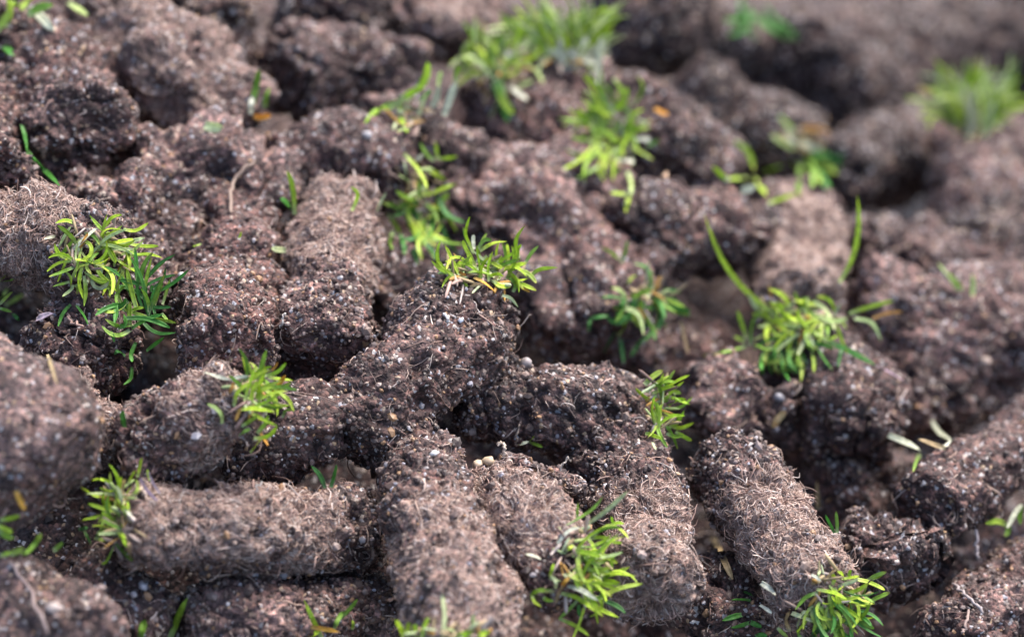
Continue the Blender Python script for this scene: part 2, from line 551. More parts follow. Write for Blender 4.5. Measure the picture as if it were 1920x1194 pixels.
# ------------------------------------------------------------------ the ground under the heap
def build_ground():
    def axis(lo, hi, a, b, fine):
        mid = np.arange(a, b, fine)
        up = [b]; st = fine
        while up[-1] < hi: st *= 1.22; up.append(up[-1] + st)
        dn = [a]; st = fine
        while dn[-1] > lo: st *= 1.22; dn.append(dn[-1] - st)
        return np.r_[np.array(dn[:0:-1]), mid, np.array(up)]
    xs = axis(-14, 14, -1.05, 1.15, .0065); ys = axis(-9, 24, 2.05, 4.1, .0065)
    X, Y = np.meshgrid(xs, ys)
    xl = 2.2 * np.tanh(X / 2.2)
    Z = -K * xl - .31
    Z = Z - .20 * sst(.05, .6, X) * sst(3.2, 3.9, Y) - .05 * sst(-.05, -.4, X) * sst(2.75, 2.5, Y)
    n = 420
    cx = rng.uniform(-1.2, 1.3, n); cy = rng.uniform(1.9, 4.2, n); ca = rng.uniform(0, math.pi, n)
    cl = rng.uniform(.06, .2, n); cr = rng.uniform(.045, .07, n); ch = rng.uniform(-.05, .05, n)
    add = np.full(X.shape, -.03)
    for i in range(n):
        sel = np.abs(X - cx[i]) < .4
        dx, dy = X - cx[i], Y - cy[i]
        u = np.clip(dx * math.cos(ca[i]) + dy * math.sin(ca[i]), -cl[i], cl[i])
        d2 = (dx - u * math.cos(ca[i])) ** 2 + (dy - u * math.sin(ca[i])) ** 2
        hh = np.sqrt(np.clip(cr[i] ** 2 - d2, 0, None))
        np.maximum(add, np.where(hh > 0, hh + ch[i] - .03, -.03), out=add)
    far = np.clip((np.hypot(X, Y - 3) - 1.2) / 1.5, 0, 1)
    P = np.stack([X.ravel(), Y.ravel(), (Z + add).ravel()], 1)
    nr = np.tile(unit(np.array([K, 0, 1.0])), (len(P), 1))
    P = rough(P, nr, 77, 1.2, 1.0)
    ny, nx = X.shape
    i = np.arange(ny - 1)[:, None] * nx; j = np.arange(nx - 1)[None]
    F = np.stack([i + j, i + j + 1, i + nx + j + 1, i + nx + j], -1).reshape(-1, 4)
    splat(P)
    cols = np.stack([np.zeros(len(P)), np.clip(-.1 + .4 * perlin(P * 7, 31), 0, 1), np.clip(-.2 + .7 * perlin(P * 9, 32), 0, 1), np.full(len(P), .62)], 1)  # low alpha paints the shade of the gaps into the ground colour
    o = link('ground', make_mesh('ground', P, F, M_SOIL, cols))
    tag(o, kind='structure')
    G = P.reshape(ny, nx, 3)
    inner = np.nonzero((np.abs(P[:, 0]) < 1.0) & (P[:, 1] > 2.1) & (P[:, 1] < 4.0))[0]
    pick = rng.choice(inner, 22000)
    tag(link('grit', grit_mesh('grit', P[pick], nr[pick], False, 1.5), o), kind='stuff')
    iy0, iy1 = np.searchsorted(ys, (2.1, 4.0)); ix0, ix1 = np.searchsorted(xs, (-1, 1.05))
    sub = G[iy0:iy1, ix0:ix1]
    pt = fibre_paths(sub, np.broadcast_to(nr[0], sub.shape), np.ones(sub.shape[:2]), 1500, .03, .1, .006)
    ok = np.linalg.norm(np.diff(pt, axis=1), axis=2).max(1) < .06
    pt = pt[ok]
    v, f, c_ = tubes(pt, rng.uniform(.0006, .0014, len(pt)), FIB[rng.integers(0, len(FIB), len(pt))] * .8)
    tag(link('root_fibre', make_mesh('root_fibre', v, f, M_FIBRE, c_), o), kind='stuff')
    TRIS[0] += 2 * len(F) + 22000 * 8 + 2 * len(f)
build_ground()

# ------------------------------------------------------------------ the plugs, from the far rim to the near edge
exec_plugs = True
P_ = plug
# far, upper right
P_('far_clod', 'wide dark soil clod at the far right rim of the heap', [(1480, 190, .02), (1660, 110, -.02), (1930, 60, .0)], 150, red=.1, nfib=40, lump=1.0, amp=.7, cat='soil clod', name='soil_clod', group=None, wet=.45)
P_('far_gap', 'blurred brown plug on the far rim left of the widest clod', [(1190, 20, .03), (1420, 110, .06)], 95, nfib=30, amp=.7, wet=.45)
P_('far_mid', 'blurred plug between the white stemmed tuft and the far clod', [(1290, 190, .05), (1480, 290, .05)], 90, nfib=30, amp=.7, wet=.45)
P_('far_low', 'blurred flat plug in front of the wide far clod', [(1560, 330, .06), (1760, 270, .06)], 85, pale=.15, nfib=30, wet=.45)
P_('far_tuft', 'blurred upright plug with a round green tuft at the right edge', [(1850, 440, .06), (1835, 330, -.02), (1825, 255, -.10)], 95, 88, red=.1, nfib=40)
P_('far_right', 'dark blurred plug at the right edge under the round tuft', [(1800, 470, .02), (1990, 430, .0)], 85, nfib=40, wet=.45, lump=1.5, amp=1.25, squash=.88)
P_('rim_corner', 'blurred dark plug in the far right corner of the heap', [(1820, 60, .02), (2010, 150, .0)], 100, nfib=20, wet=.45)
# far, upper middle
P_('top_tan', 'blurred tan plug at the top edge left of the big far tuft', [(740, 30, .02), (900, 40, .03)], 78, pale=.5, thatch=(0, 1, .4), nfib=60, lump=1.5, amp=1.25, squash=.88)
P_('top_dark', 'blurred dark plug at the top edge with pale threads on it', [(330, 10, .02), (420, 60, .0)], 80, nfib=60, wet=.45, lump=1.5, amp=1.25, squash=.88)
P_('top_grey', 'blurred grey plug at the top edge beside the tan plug', [(560, 10, .03), (690, 60, .02)], 85, pale=.2, nfib=50, wet=.45, lump=1.5, amp=1.25, squash=.88)
P_('top_tuft', 'far plug crowned by the largest blurred tuft with white stems', [(1040, 290, .06), (1050, 200, .0), (1065, 125, -.08)], 100, 95, red=.15, nfib=60)
P_('top_tuft_left', 'far plug with a ragged pale tuft left of the largest tuft', [(960, 270, .06), (925, 170, -.02)], 70, nfib=40)
P_('stem_plug', 'blurred plug with two white stems and a bent yellow blade', [(710, 250, .0), (800, 250, -.03), (880, 320, -.01)], 75, pale=.2, nfib=60, lump=1.5, amp=1.25, squash=.88)
P_('top_mid_a', 'lumpy blurred plug between the bent blade and the small orange leaf', [(540, 130, .02), (720, 140, .02)], 95, pale=.25, nfib=60, lump=1.5, amp=1.25, squash=.88)
P_('star_tuft', 'blurred plug with a spiky yellow green tuft on its left end', [(1310, 330, .02), (1250, 270, -.05), (1185, 245, -.10)], 98, pale=.15, red=.1, nfib=80)
P_('gap_floor', 'brown plug lying behind the centre tuft below the dark hole', [(890, 400, .05), (1000, 350, .02), (1120, 390, .03)], 95, pale=.25, nfib=80, lump=1.5, amp=1.25, squash=.88)
# left rear
P_('ridge', 'long brown blurred ridge of a plug at the upper left', [(190, 30, -.02), (300, 120, -.03), (430, 230, .0)], 100, pale=.35, thatch=(0, 1, .3), nfib=120, lump=1.5, amp=1.25, squash=.88)
P_('ball', 'dark round plug end at the upper left beside the brown ridge', [(90, 100, .10), (120, 190, .0), (135, 240, -.06)], 105, red=.15, nfib=80, wet=.78, lump=1.5, amp=1.25, squash=.88)
P_('corner_tl', 'blurred plug in the top left corner under green blades', [(-60, 60, .02), (70, 90, .02)], 90, nfib=40, lump=1.5, amp=1.25, squash=.88)
P_('edge_left', 'narrow brown plug cut by the left edge above the tufted plug', [(-60, 180, .0), (-30, 310, -.04)], 75, pale=.2, nfib=60, lump=1.5, amp=1.25, squash=.88)
P_('under_ridge', 'wide crumbly plug below the brown ridge with a round hollow', [(280, 340, .03), (400, 330, .0), (480, 400, .03)], 100, pale=.25, nfib=120, lump=1.5, amp=1.25, squash=.88)
P_('under_ball', 'crumbly grey brown plug under the dark round plug end', [(150, 390, .03), (270, 390, .02)], 80, pale=.2, nfib=80, lump=1.5, amp=1.25, squash=.88)
P_('dark_tuft', 'dark plug with a deep green tuft hanging off its right end', [(520, 310, .0), (640, 285, -.05), (745, 320, -.07)], 82, red=.1, nfib=140)
# middle right
P_('mid_mass', 'broad brown plug behind the centre tuft', [(900, 420, .06), (1040, 500, .06), (1110, 620, .08)], 112, pale=.1, nfib=140, lump=1.5)
P_('roof', 'dark plug roofing the black hollow right of the centre', [(1205, 450, -.05), (1320, 440, -.05), (1440, 440, -.02)], 80, red=.2, nfib=140, wet=.78, lump=1.5, amp=1.25, squash=.88)
P_('tan_stub', 'tan felted plug with long stray blades at its lower end', [(1475, 410, .0), (1490, 480, -.02), (1500, 580, -.06)], 92, 88, thatch=(.1, 1, 1.3), nfib=120)
P_('hollow_floor', 'shaded plug at the bottom of the black hollow', [(1130, 660, .16), (1330, 670, .2)], 75, nfib=80)
P_('right_mass', 'large rough plug at the right edge below the blurred tuft', [(1640, 620, .02), (1760, 640, -.02), (1930, 620, .0)], 125, pale=.25, nfib=200, lump=1.4)
P_('right_mass_b', 'crumbling brown plug between the stray blades and right edge', [(1620, 480, .05), (1770, 500, .05), (1930, 540, .03)], 95, pale=.2, nfib=120, lump=1.5, amp=1.25, squash=.88)
P_('right_low', 'dark knobbly plug above the pale grass husk', [(1500, 700, .0), (1580, 760, -.03), (1600, 830, .0)], 95, nfib=160, lump=1.4, wet=.78)
P_('right_low_b', 'brown plug under the stray bladed tuft', [(1330, 740, .03), (1440, 790, .02)], 85, pale=.15, nfib=120, lump=1.5, amp=1.25, squash=.88)
P_('right_low_c', 'rough plug behind the pale grass husk at the right', [(1690, 745, .06), (1870, 690, .05)], 85, pale=.15, nfib=120, lump=1.5, amp=1.25, squash=.88)
P_('shade_right', 'shaded plug deep in the gap under the pale husk', [(1560, 930, .12), (1690, 900, .14)], 70, nfib=60)
# middle
P_('left_tuft', 'felted plug at the left whose end bristles with green blades', [(-40, 440, .0), (80, 455, -.02), (185, 490, -.05)], 95, 92, thatch=(0, .8, 1.2), nfib=160)
P_('under_left', 'shaded crumbly plug below the bristling left tuft', [(90, 600, .05), (210, 660, .04)], 82, nfib=120, lump=1.5, amp=1.25, squash=.88)
P_('left_gap', 'brown plug in the gap between the bristling tuft and red plugs', [(230, 540, .06), (300, 490, .05), (370, 440, .06)], 75, pale=.15, nfib=120, lump=1.5, amp=1.25, squash=.88)
P_('centre_gap', 'dark plug wedged behind the left shoulder of the centre plug', [(700, 560, .10), (740, 520, .08), (800, 490, .08)], 62, nfib=100)
P_('red_back', 'small reddish plug just behind the round red one', [(440, 440, .06), (435, 500, -.01)], 82, red=.35, nfib=120)
P_('red', 'round reddish brown plug end left of the centre', [(440, 560, .04), (425, 620, -.04), (425, 660, -.07)], 98, red=.5, nfib=160)
P_('felt', 'upright plug felted with tan dead grass behind the centre', [(635, 415, -.03), (620, 510, -.05), (600, 660, -.02)], 88, 92, thatch=(-.2, .6, 1.25), nfib=200)
P_('centre', 'sharp dark centre plug crowned by a bright yellow green tuft', [(670, 810, -.03), (775, 705, -.10), (884, 590, -.15)], 106, 102, lump=.4, cap=.32, red=.1, nfib=300, wet=.78)
P_('cross', 'wide gritty plug right of centre with a tuft on its right end', [(900, 740, -.03), (1050, 770, -.06), (1190, 790, -.03)], 92, 88, nfib=300)
P_('under_red', 'dark gritty plug right of the small orange tipped tuft', [(450, 850, .03), (560, 790, -.02), (590, 800, -.02)], 88, red=.1, nfib=160)
P_('orange_tuft', 'stout plug ending in a small tuft with an orange leaf', [(290, 830, .0), (380, 790, -.06), (440, 765, -.10)], 88, 84, nfib=200, thatch=(.4, 1, .35))
P_('fringe', 'blunt plug with a tan root fringe under the wide gritty one', [(1160, 880, -.02), (1200, 980, -.05), (1215, 1080, -.06)], 92, 86, thatch=(.5, 1.2, 1.2), nfib=260)
# near
P_('near_left', 'large smooth blurred plug at the near left edge', [(-150, 690, -.07), (-20, 775, -.08), (75, 865, -.08)], 150, pale=.45, amp=.5, lump=.55, nfib=80)
P_('slope_left', 'felted edge of soil along the top of the large near plug', [(120, 760, .05), (200, 850, .05)], 70, thatch=(0, 1, .3), nfib=100)
P_('lying', 'felted plug lying level with a green tuft on its left end', [(265, 992, -.07), (440, 1003, -.09), (650, 1003, -.06)], 84, 80, lump=.6, thatch=(-.1, .8, 1.2), nfib=300)
P_('steep', 'steep felted plug standing in the near middle', [(790, 860, -.06), (815, 980, -.12), (880, 1230, -.09)], 86, 108, lump=.6, pale=.15, thatch=(.35, 1.1, .55), red=.3, nfib=400)
P_('slant', 'slanting felted plug with a green tuft at its lower right end', [(930, 940, -.02), (1000, 1010, -.06), (1070, 1075, -.08)], 84, 82, lump=.7, thatch=(.0, .9, .9), nfib=240)
P_('pale_right', 'slanting plug with bleached thatch and a dense green tuft', [(1365, 865, -.08), (1440, 980, -.10), (1520, 1115, -.11)], 80, 90, lump=.6, thatch=(.38, 1.2, 1.6), nfib=300)
P_('arm', 'smooth dark plug reaching in from the right edge', [(1990, 790, -.12), (1850, 880, -.13), (1745, 945, -.12)], 78, 78, red=.1, lump=.4, nfib=260, wet=.78)
P_('elbow', 'dark plug bent under the smooth right hand plug', [(1610, 1040, -.01), (1680, 1050, -.03), (1690, 1060, -.03)], 92, nfib=240, wet=.78)
P_('corner_br', 'dark rough plug in the near right corner', [(1800, 1200, .0), (1960, 1090, .0)], 95, nfib=160)
P_('gap_right', 'shaded plug in the gap between the two right hand plugs', [(1800, 1090, .22), (1960, 1040, .22)], 70, nfib=80)
P_('under_fringe', 'shaded plug in the gap beside the bleached plug', [(1320, 1080, .08), (1380, 1180, .06)], 75, nfib=80)
P_('near_bottom', 'blurred plug along the bottom edge under the level felted plug', [(380, 1180, -.01), (540, 1160, -.03), (700, 1150, .0)], 80, pale=.25, nfib=160)
P_('near_bottom_b', 'dark blurred plug at the bottom left beside a tall blade', [(170, 1120, .03), (290, 1180, .02)], 85, nfib=100)
P_('corner_bl', 'blurred pale plug in the near left corner', [(-60, 1080, -.06), (40, 1130, -.08), (130, 1220, -.08)], 105, pale=.45, nfib=80)
P_('near_gap', 'dark plug at the foot of the steep felted plug', [(660, 1060, .05), (720, 1180, .03)], 75, nfib=100)
P_('crust', 'thin crust of dark fibrous peat lying above the slanting plug', [(950, 865, -.08), (1010, 880, -.10), (1080, 915, -.09)], 26, 16, res=.0028, nfib=160, amp=.8, cat='peat flake', name='peat_flake', group=None, squash=.55)

# ------------------------------------------------------------------ grass
GREEN = np.array([(.28, .44, .04), (.34, .48, .05), (.20, .36, .04), (.38, .50, .08), (.24, .40, .06)])
DARK = np.array([(.07, .25, .035), (.10, .30, .045), (.06, .20, .04)])
LIME = np.array([(.44, .60, .04), (.50, .64, .06), (.38, .55, .035)])
PALE = np.array([(.50, .60, .26), (.58, .64, .36), (.46, .57, .20)])
DEAD = np.array([(.50, .27, .06), (.46, .34, .18), (.55, .42, .22)])
WHITE = np.array([(.68, .68, .54), (.62, .64, .48)])
ORANGE = np.array([(.62, .30, .03), (.58, .34, .05)])
PURP = np.array([(.45, .33, .40), (.50, .40, .45)])
KINDC = {'g': GREEN, 'd': DARK, 'l': LIME, 'p': PALE, 'x': DEAD, 'w': WHITE, 'o': ORANGE, 'v': PURP}
RING = np.array([(-1, .42), (-.55, .14), (0, .0), (.55, .14), (1, .42), (.6, -.06), (0, -.24), (-.6, -.06)])

def blade_mesh(path, width, kind, blunt=None):
    k = 10
    P = catmull(path, k)
    T = unit(np.gradient(P, axis=0))
    mid = P[k // 2]
    nref = unit(unit(C_ - mid) * .8 + np.array([0, 0, .5]) + rng.normal(0, .35, 3))
    side = unit(np.cross(T, nref)); up = np.cross(side, T)
    t = np.linspace(0, 1, k)
    blunt = rng.random() < .6 if blunt is None else blunt
    tip = 1 - (np.clip((t - .5) / .5, 0, 1)) ** (5 if blunt else 2.6) * (.7 if blunt else .93)
    wd = width * .5 * (.8 + .2 * np.clip(t / .3, 0, 1)) * tip
    tw = rng.normal(0, .5) * t
    sd = side * np.cos(tw)[:, None] + up * np.sin(tw)[:, None]; ud = -side * np.sin(tw)[:, None] + up * np.cos(tw)[:, None]
    fold = rng.uniform(.7, 1.5)
    V = P[:, None] + wd[:, None, None] * (sd[:, None] * RING[None, :, :1] + ud[:, None] * RING[None, :, 1:] * fold)
    nr = len(RING)
    i = np.arange(k - 1)[:, None] * nr; j = np.arange(nr)[None]; j2 = (j + 1) % nr
    F = np.stack([i + j, i + j2, i + nr + j2, i + nr + j], -1).reshape(-1, 4)
    F = np.vstack([F, [(0, 1, 6, 7), (1, 2, 5, 6), (2, 3, 4, 5)], [(k - 1) * nr + np.array(q) for q in ((7, 6, 1, 0), (6, 5, 2, 1), (5, 4, 3, 2))]])
    pal = KINDC[kind]
    c = pal[rng.integers(0, len(pal))] * rng.uniform(.85, 1.15)
    base = c * .45 + np.array([.52, .54, .40]) * .55 if kind in 'gl' else c * .8 + np.array([.4, .42, .3]) * .2
    tipc = c * 1.1
    if kind in 'gl' and rng.random() < .3: tipc = c * .6 + np.array([.55, .40, .12]) * .4
    bl = np.clip((t - .02) / .3, 0, 1)[:, None]
    cc = base * (1 - bl) + c * bl
    tl = np.clip((t - .78) / .22, 0, 1)[:, None]
    cc = cc * (1 - tl) + tipc * tl
    ribs = 1 + .12 * np.array([0, -1, 1, -1, 0, 0, 0, 0])
    cc = np.clip(cc[:, None] * ribs[None, :, None], 0, .9)
    TRIS[0] += len(F) * 2
    return V.reshape(-1, 3), F, cc.reshape(-1, 3), P

def seat(pts, lean=None, lift=.006, d_base=None, d_max=None):
    """pixel path -> path in the place: the foot rests on what is built there, the rest leans towards or away from the viewer"""
    pts = catmull(np.array(pts, float), 7)
    n = len(pts)
    d0 = zat(*pts[0]) - lift if d_base is None else d_base
    if d_max is not None: d0 = min(d0, d_max)
    ln = sum(math.hypot(*(pts[i + 1] - pts[i])) for i in range(n - 1)) * PX * d0
    lean = rng.uniform(.0, .6) if lean is None else lean
    out = []
    for i, p in enumerate(pts):
        d = d0 - lean * ln * (i / (n - 1)) ** 1.2
        z = zat(*p) - lift
        if i == 0: z = d0
        if i: d = min(d, z - .007 * min(1, i / 2))
        out.append(un(p[0], p[1], d))
    out = np.array(out)
    out[1:-1] = .5 * out[1:-1] + .25 * (out[2:] + out[:-2])
    return out

TILE = {'A': (0, 0), 'B': (640, 0), 'C': (1280, 0), 'D': (0, 400), 'E': (640, 400), 'F': (1280, 400), 'G': (0, 794), 'H': (640, 794), 'I': (1280, 794)}
def tile(name, x, y):
    ox, oy = TILE[name]
    return ox + x / 2.984, oy + y / 2.984

def parse(tname, text):
    """lines of 'kind width x,y x,y ...' in enlarged tile pixels -> [(kind, width px, [(px,py)...])]"""
    out = []
    for ln in text.strip().split('\n'):
        f = ln.split()
        if not f: continue
        out.append((f[0], float(f[1]) / 3.4, [tile(tname, *map(float, q.split(','))) for q in f[2:]]))
    return out

def add_blades(parent, org, blades, lift=.006, name='grass_blade', d_max=None):
    for kind, wpx, pts in blades:
        path = seat(pts, lift=lift, d_max=d_max)
        d = (path[0] - C_) @ F_
        V, F, cc, P = blade_mesh(path, wpx * PX * d, kind)
        link(name, make_mesh(name, V - org, F, M_GRASS, cc), parent)

def random_blades(n, cx, cy, sx, sy, kinds, lmin=40, lmax=95, w=(7, 12), dirdeg=90, spread=70):
    """pixel paths springing from an elliptical patch, fanning about dirdeg (90 = up the picture)"""
    out = []
    for _ in range(n):
        a = rng.uniform(0, 2 * math.pi); q = math.sqrt(rng.random())
        x, y = cx + sx * q * math.cos(a), cy + sy * q * math.sin(a)
        g = math.radians(dirdeg + rng.normal(0, spread * .55) - 35 * q * math.cos(a) * (1 if 0 < dirdeg < 180 else -1))
        L = rng.uniform(lmin, lmax)
        bend = rng.normal(0, .75)
        pts = [(x, y)]
        for s in range(3):
            x += L / 3 * math.cos(g); y -= L / 3 * math.sin(g); g += bend * .6
            pts.append((x, y))
        out.append((kinds[rng.integers(0, len(kinds))], rng.uniform(*w), pts))
    return out

EXTRA = {'centre': (34, 908, 516, 62, 14, 'lllgpl', 30, 75, (5, 8), 80, 110),
         'left_tuft': (34, 180, 480, 55, 50, 'llgp', 35, 80, (5, 9), 340, 130),
         'orange_tuft': (20, 475, 745, 22, 35, 'lgg', 35, 75, (5, 8), 60, 110),
         'slant': (34, 1100, 1060, 30, 60, 'llgpl', 35, 85, (5, 9), 350, 90),
         'lying': (24, 222, 965, 15, 50, 'lgpl', 35, 70, (5, 8), 150, 130),
         'cross': (22, 1235, 770, 15, 40, 'lgg', 35, 70, (5, 8), 20, 90)}

def tuft(key, cx, cy, sx, sy, blades, label=None, nstub=48):
    """the grassy crown of a plug: pale sheath stubs (one mesh) that carry every blade"""
    o, org = PLUGS[key]
    blades = blades + random_blades(*EXTRA[key]) if key in EXTRA else blades
    zs = []
    for _ in range(60):
        a = rng.uniform(0, 2 * math.pi); q = math.sqrt(rng.random())
        zs.append(zat(cx + sx * q * math.cos(a), cy + sy * q * math.sin(a)))
    dmx = float(np.percentile(zs, 6)) + .035
    paths, rr, cc = [], [], []
    for _ in range(nstub):
        a = rng.uniform(0, 2 * math.pi); q = math.sqrt(rng.random())
        x, y = cx + sx * q * math.cos(a), cy + sy * q * math.sin(a)
        L = rng.uniform(10, 46); g = rng.uniform(0, 2 * math.pi)
        pt = seat([(x, y), (x + .5 * L * math.cos(g), y + .5 * L * math.sin(g)), (x + L * math.cos(g), y + L * math.sin(g))], lift=.002, lean=rng.uniform(-.2, .5), d_max=dmx)
        paths.append(pt); rr.append(rng.uniform(.0009, .0026))
        pal = [FIB, FIB, DEAD, DEAD, PALE][rng.integers(0, 5)]
        cc.append(pal[rng.integers(0, len(pal))] * rng.uniform(.5, .95))
    v, f, c_ = tubes(np.array(paths), np.array(rr), np.array(cc), sides=5)
    tf = link('grass_tuft', make_mesh('grass_tuft', v - org, f, M_FIBRE, c_), o)
    if label: tf['label'] = label
    add_blades(tf, org, blades, d_max=dmx)
    return tf

def loose(label, blades, cat='grass', group=None, name='grass_clump', near=None):
    """blades not growing on a plug in view: one top-level thing"""
    x, y = blades[0][2][0]
    org = un(x, y, zat(x, y))
    dm = zat(*near) + .03 if near else None        # a spot on the soil that carries the clump
    if len(blades) == 1:
        kind, wpx, pts = blades[0]
        path = seat(pts, d_max=dm)
        V, F, cc, P = blade_mesh(path, wpx * PX * ((path[0] - C_) @ F_), kind)
        o = link(name, make_mesh(name, V - org, F, M_GRASS, cc), loc=org)
    else:
        o = link(name, None, loc=org)
        add_blades(o, org, blades, d_max=dm)
    return tag(o, label, cat, group, 'thing')

tuft('centre', 905, 515, 75, 22, parse('E', '''
l 26 580,340 545,290 535,220 555,150
l 22 740,225 705,150 690,110 718,20
g 24 735,220 700,140 680,75
l 28 750,300 720,240 690,190 680,150
l 30 690,320 640,285 580,268
g 26 760,210 800,150 840,150
g 24 770,200 795,150 815,110
l 32 775,210 850,170 930,158
g 24 920,280 915,220 900,165
l 28 985,290 980,220 975,140 1030,68
l 24 990,250 985,200 1005,175
g 28 1030,280 1060,230 1105,180
l 26 1050,360 1090,320 1140,308 1210,303
l 30 900,330 960,305 1035,285
g 30 990,315 1050,340 1090,390
g 28 700,330 770,330 840,345
l 30 850,380 890,410 950,408
l 28 920,370 1000,395 1090,432
p 22 900,460 950,475 990,525
l 28 800,240 860,290 905,310
l 26 780,260 800,300 830,330
g 22 680,385 710,410
o 28 740,360 800,390 860,440
x 24 600,280 650,310 680,320
o 22 1000,410 1030,425 1055,440
x 22 720,410 760,398 800,400
l 26 935,290 930,230 925,170
l 26 895,380 900,330 905,290
w 26 740,200 735,150 740,120
x 24 620,330 680,340 700,350
g 26 960,440 975,400 940,360
l 24 830,230 870,260 900,240
'''))
tuft('left_tuft', 175, 480, 55, 55, parse('D', '''
l 26 420,60 370,40 310,55
p 26 330,190 370,120 400,70
w 28 400,215 450,170 500,120 545,85
g 24 330,250 380,190 410,150
l 26 425,280 380,240 320,225 270,250
g 24 430,295 350,330 275,355
g 26 400,375 440,300 480,290
g 26 490,320 510,250 555,220
l 24 575,310 600,240 650,195
l 32 530,220 600,180 700,155 765,145
l 26 545,180 570,110 620,85 690,95
l 24 690,90 760,100 830,55
l 24 575,100 620,30 680,10
g 24 640,130 580,100 540,60 500,10
l 26 700,160 720,240 725,315
l 24 710,170 800,185 885,183
l 22 725,240 820,228 910,250
l 28 690,290 680,370 720,420 770,520
g 22 720,315 750,312 785,315
l 30 530,290 560,350 610,390 655,440
g 22 365,320 400,360 395,410
p 28 410,400 400,430 350,465
g 22 390,385 340,400 295,410
l 26 420,400 460,440 470,480
g 26 470,350 480,440 470,520
g 26 600,310 600,400 615,470
d 22 395,510 350,560 325,630
d 22 425,515 465,570 490,620
w 20 310,130 280,135 245,145
o 18 610,370 660,320 700,260
x 22 440,200 470,150 490,110
g 24 500,250 480,300 510,340
'''))
loose('dark green clump in the shaded gap below the bristling left tuft', parse('D', '''
g 30 830,570 880,450 920,345
g 22 910,510 935,430 950,370
d 34 690,590 800,585 880,610 950,640
g 26 720,560 760,535 805,530
d 26 700,480 710,510 720,540
d 34 640,500 650,560 640,620
d 22 850,440 850,420 850,400
d 30 760,720 730,790 740,830
d 26 820,770 870,730 920,690
d 30 740,860 735,930 690,960
g 26 900,560 920,585 940,610
d 24 620,660 630,690 640,720
d 36 660,640 700,620 690,560
d 28 650,540 690,510 700,470
d 26 700,800 660,770 640,790
''') + random_blades(30, 262, 575, 32, 55, 'gdgd', 40, 85, (6, 10), 100, 120), near=(205, 640))
loose('green blades at the left edge beside the large near plug', parse('D', '''
g 24 0,500 20,460 45,420
g 22 0,380 15,360 30,345
g 20 20,380 50,378 80,368
g 28 0,510 40,470 70,440
g 34 30,520 80,490 130,455
g 22 -10,530 30,540 65,550
d 26 70,560 90,580 110,600
'''))
loose('single yellow tipped blade lying on the large near plug', [('x', 6, [tile('D', 265, 790), tile('D', 290, 860), tile('D', 320, 950)])], cat='grass blade', name='stray_grass')
tuft('orange_tuft', 475, 745, 30, 45, parse('D', '''
g 32 1420,960 1460,870 1490,765
l 28 1430,1000 1470,920 1480,850
g 26 1480,910 1550,890 1600,835
x 18 1520,880 1540,855 1555,830
l 26 1500,920 1570,930 1640,935
g 28 1520,1020 1580,980 1630,940
l 34 1310,1080 1330,1000 1400,950
l 30 1400,1080 1410,1000 1440,940
l 34 1440,1080 1450,1000 1445,960
l 32 1330,1100 1420,1095 1540,1110
l 26 1480,1070 1560,1080 1620,1072
g 28 1510,1040 1510,980 1480,930
p 26 1240,1175 1240,1130 1210,1090 1160,1065
g 20 1580,1140 1600,1100 1640,1100
g 26 1350,1190 1400,1160 1440,1130
o 34 1530,1010 1555,960 1595,905
w 24 1140,890 1220,915 1290,930
w 22 1290,930 1340,915 1390,910
x 22 1285,1005 1300,970 1310,940
g 26 1340,1240 1370,1220 1400,1205
l 28 1400,1340 1440,1290 1480,1240
l 28 1420,1260 1500,1250 1550,1190
g 30 1440,1230 1480,1180 1500,1130
o 22 1450,1220 1480,1270 1500,1300
'''))
tuft('dark_tuft', 790, 370, 40, 60, parse('B', '''
l 26 350,860 430,950 480,1050
g 24 520,900 480,870 440,800
l 26 540,890 530,840 525,790
l 24 540,890 600,885 650,875
l 34 480,950 540,980 590,1010
l 24 60,1180 95,1090 55,1045
p 18 200,1180 220,1130 250,1080
g 26 280,1180 340,1150 400,1130
g 34 430,1150 430,1080 430,1000
g 36 420,1100 520,1080 640,1030
g 36 520,1180 560,1130 600,1080
o 26 470,960 480,985 490,1010
w 30 420,900 440,880 450,860
''') + parse('E', '''
g 34 260,0 310,70 330,110
g 36 350,10 420,100 520,250
d 34 400,190 420,240 430,290
g 34 290,100 270,160 280,200
g 34 360,50 400,100 420,150
d 32 430,150 500,200 530,260
g 34 480,20 520,30 560,60
d 36 440,60 470,90 500,130
d 30 330,120 350,180 350,230
g 32 450,-60 500,-30 560,-20
d 34 380,-40 420,10 440,60
''') + random_blades(24, 800, 390, 30, 50, 'gdgl', 50, 90, (7, 10), 270, 70))
tuft('star_tuft', 1155, 250, 45, 60, parse('B', '''
g 26 1640,590 1690,500 1650,420
o 30 1750,610 1790,630 1830,640
g 26 1440,930 1380,970 1320,1000
l 26 1390,680 1330,650 1270,610
g 26 1400,790 1350,785 1290,770
l 26 1480,900 1470,950 1480,990
w 30 1540,900 1590,900 1640,910
p 30 1600,960 1620,1020 1620,1090
l 30 1620,1080 1600,1140 1590,1190
l 26 1600,1090 1550,1085 1510,1080
o 22 1510,820 1540,790 1560,760
w 30 1620,780 1680,780 1730,785
g 24 1520,440 1560,490 1600,550
g 26 1710,820 1740,805 1780,780
''') + random_blades(60, 1150, 240, 45, 55, 'llgg', 40, 85, (6, 9), 190, 120))
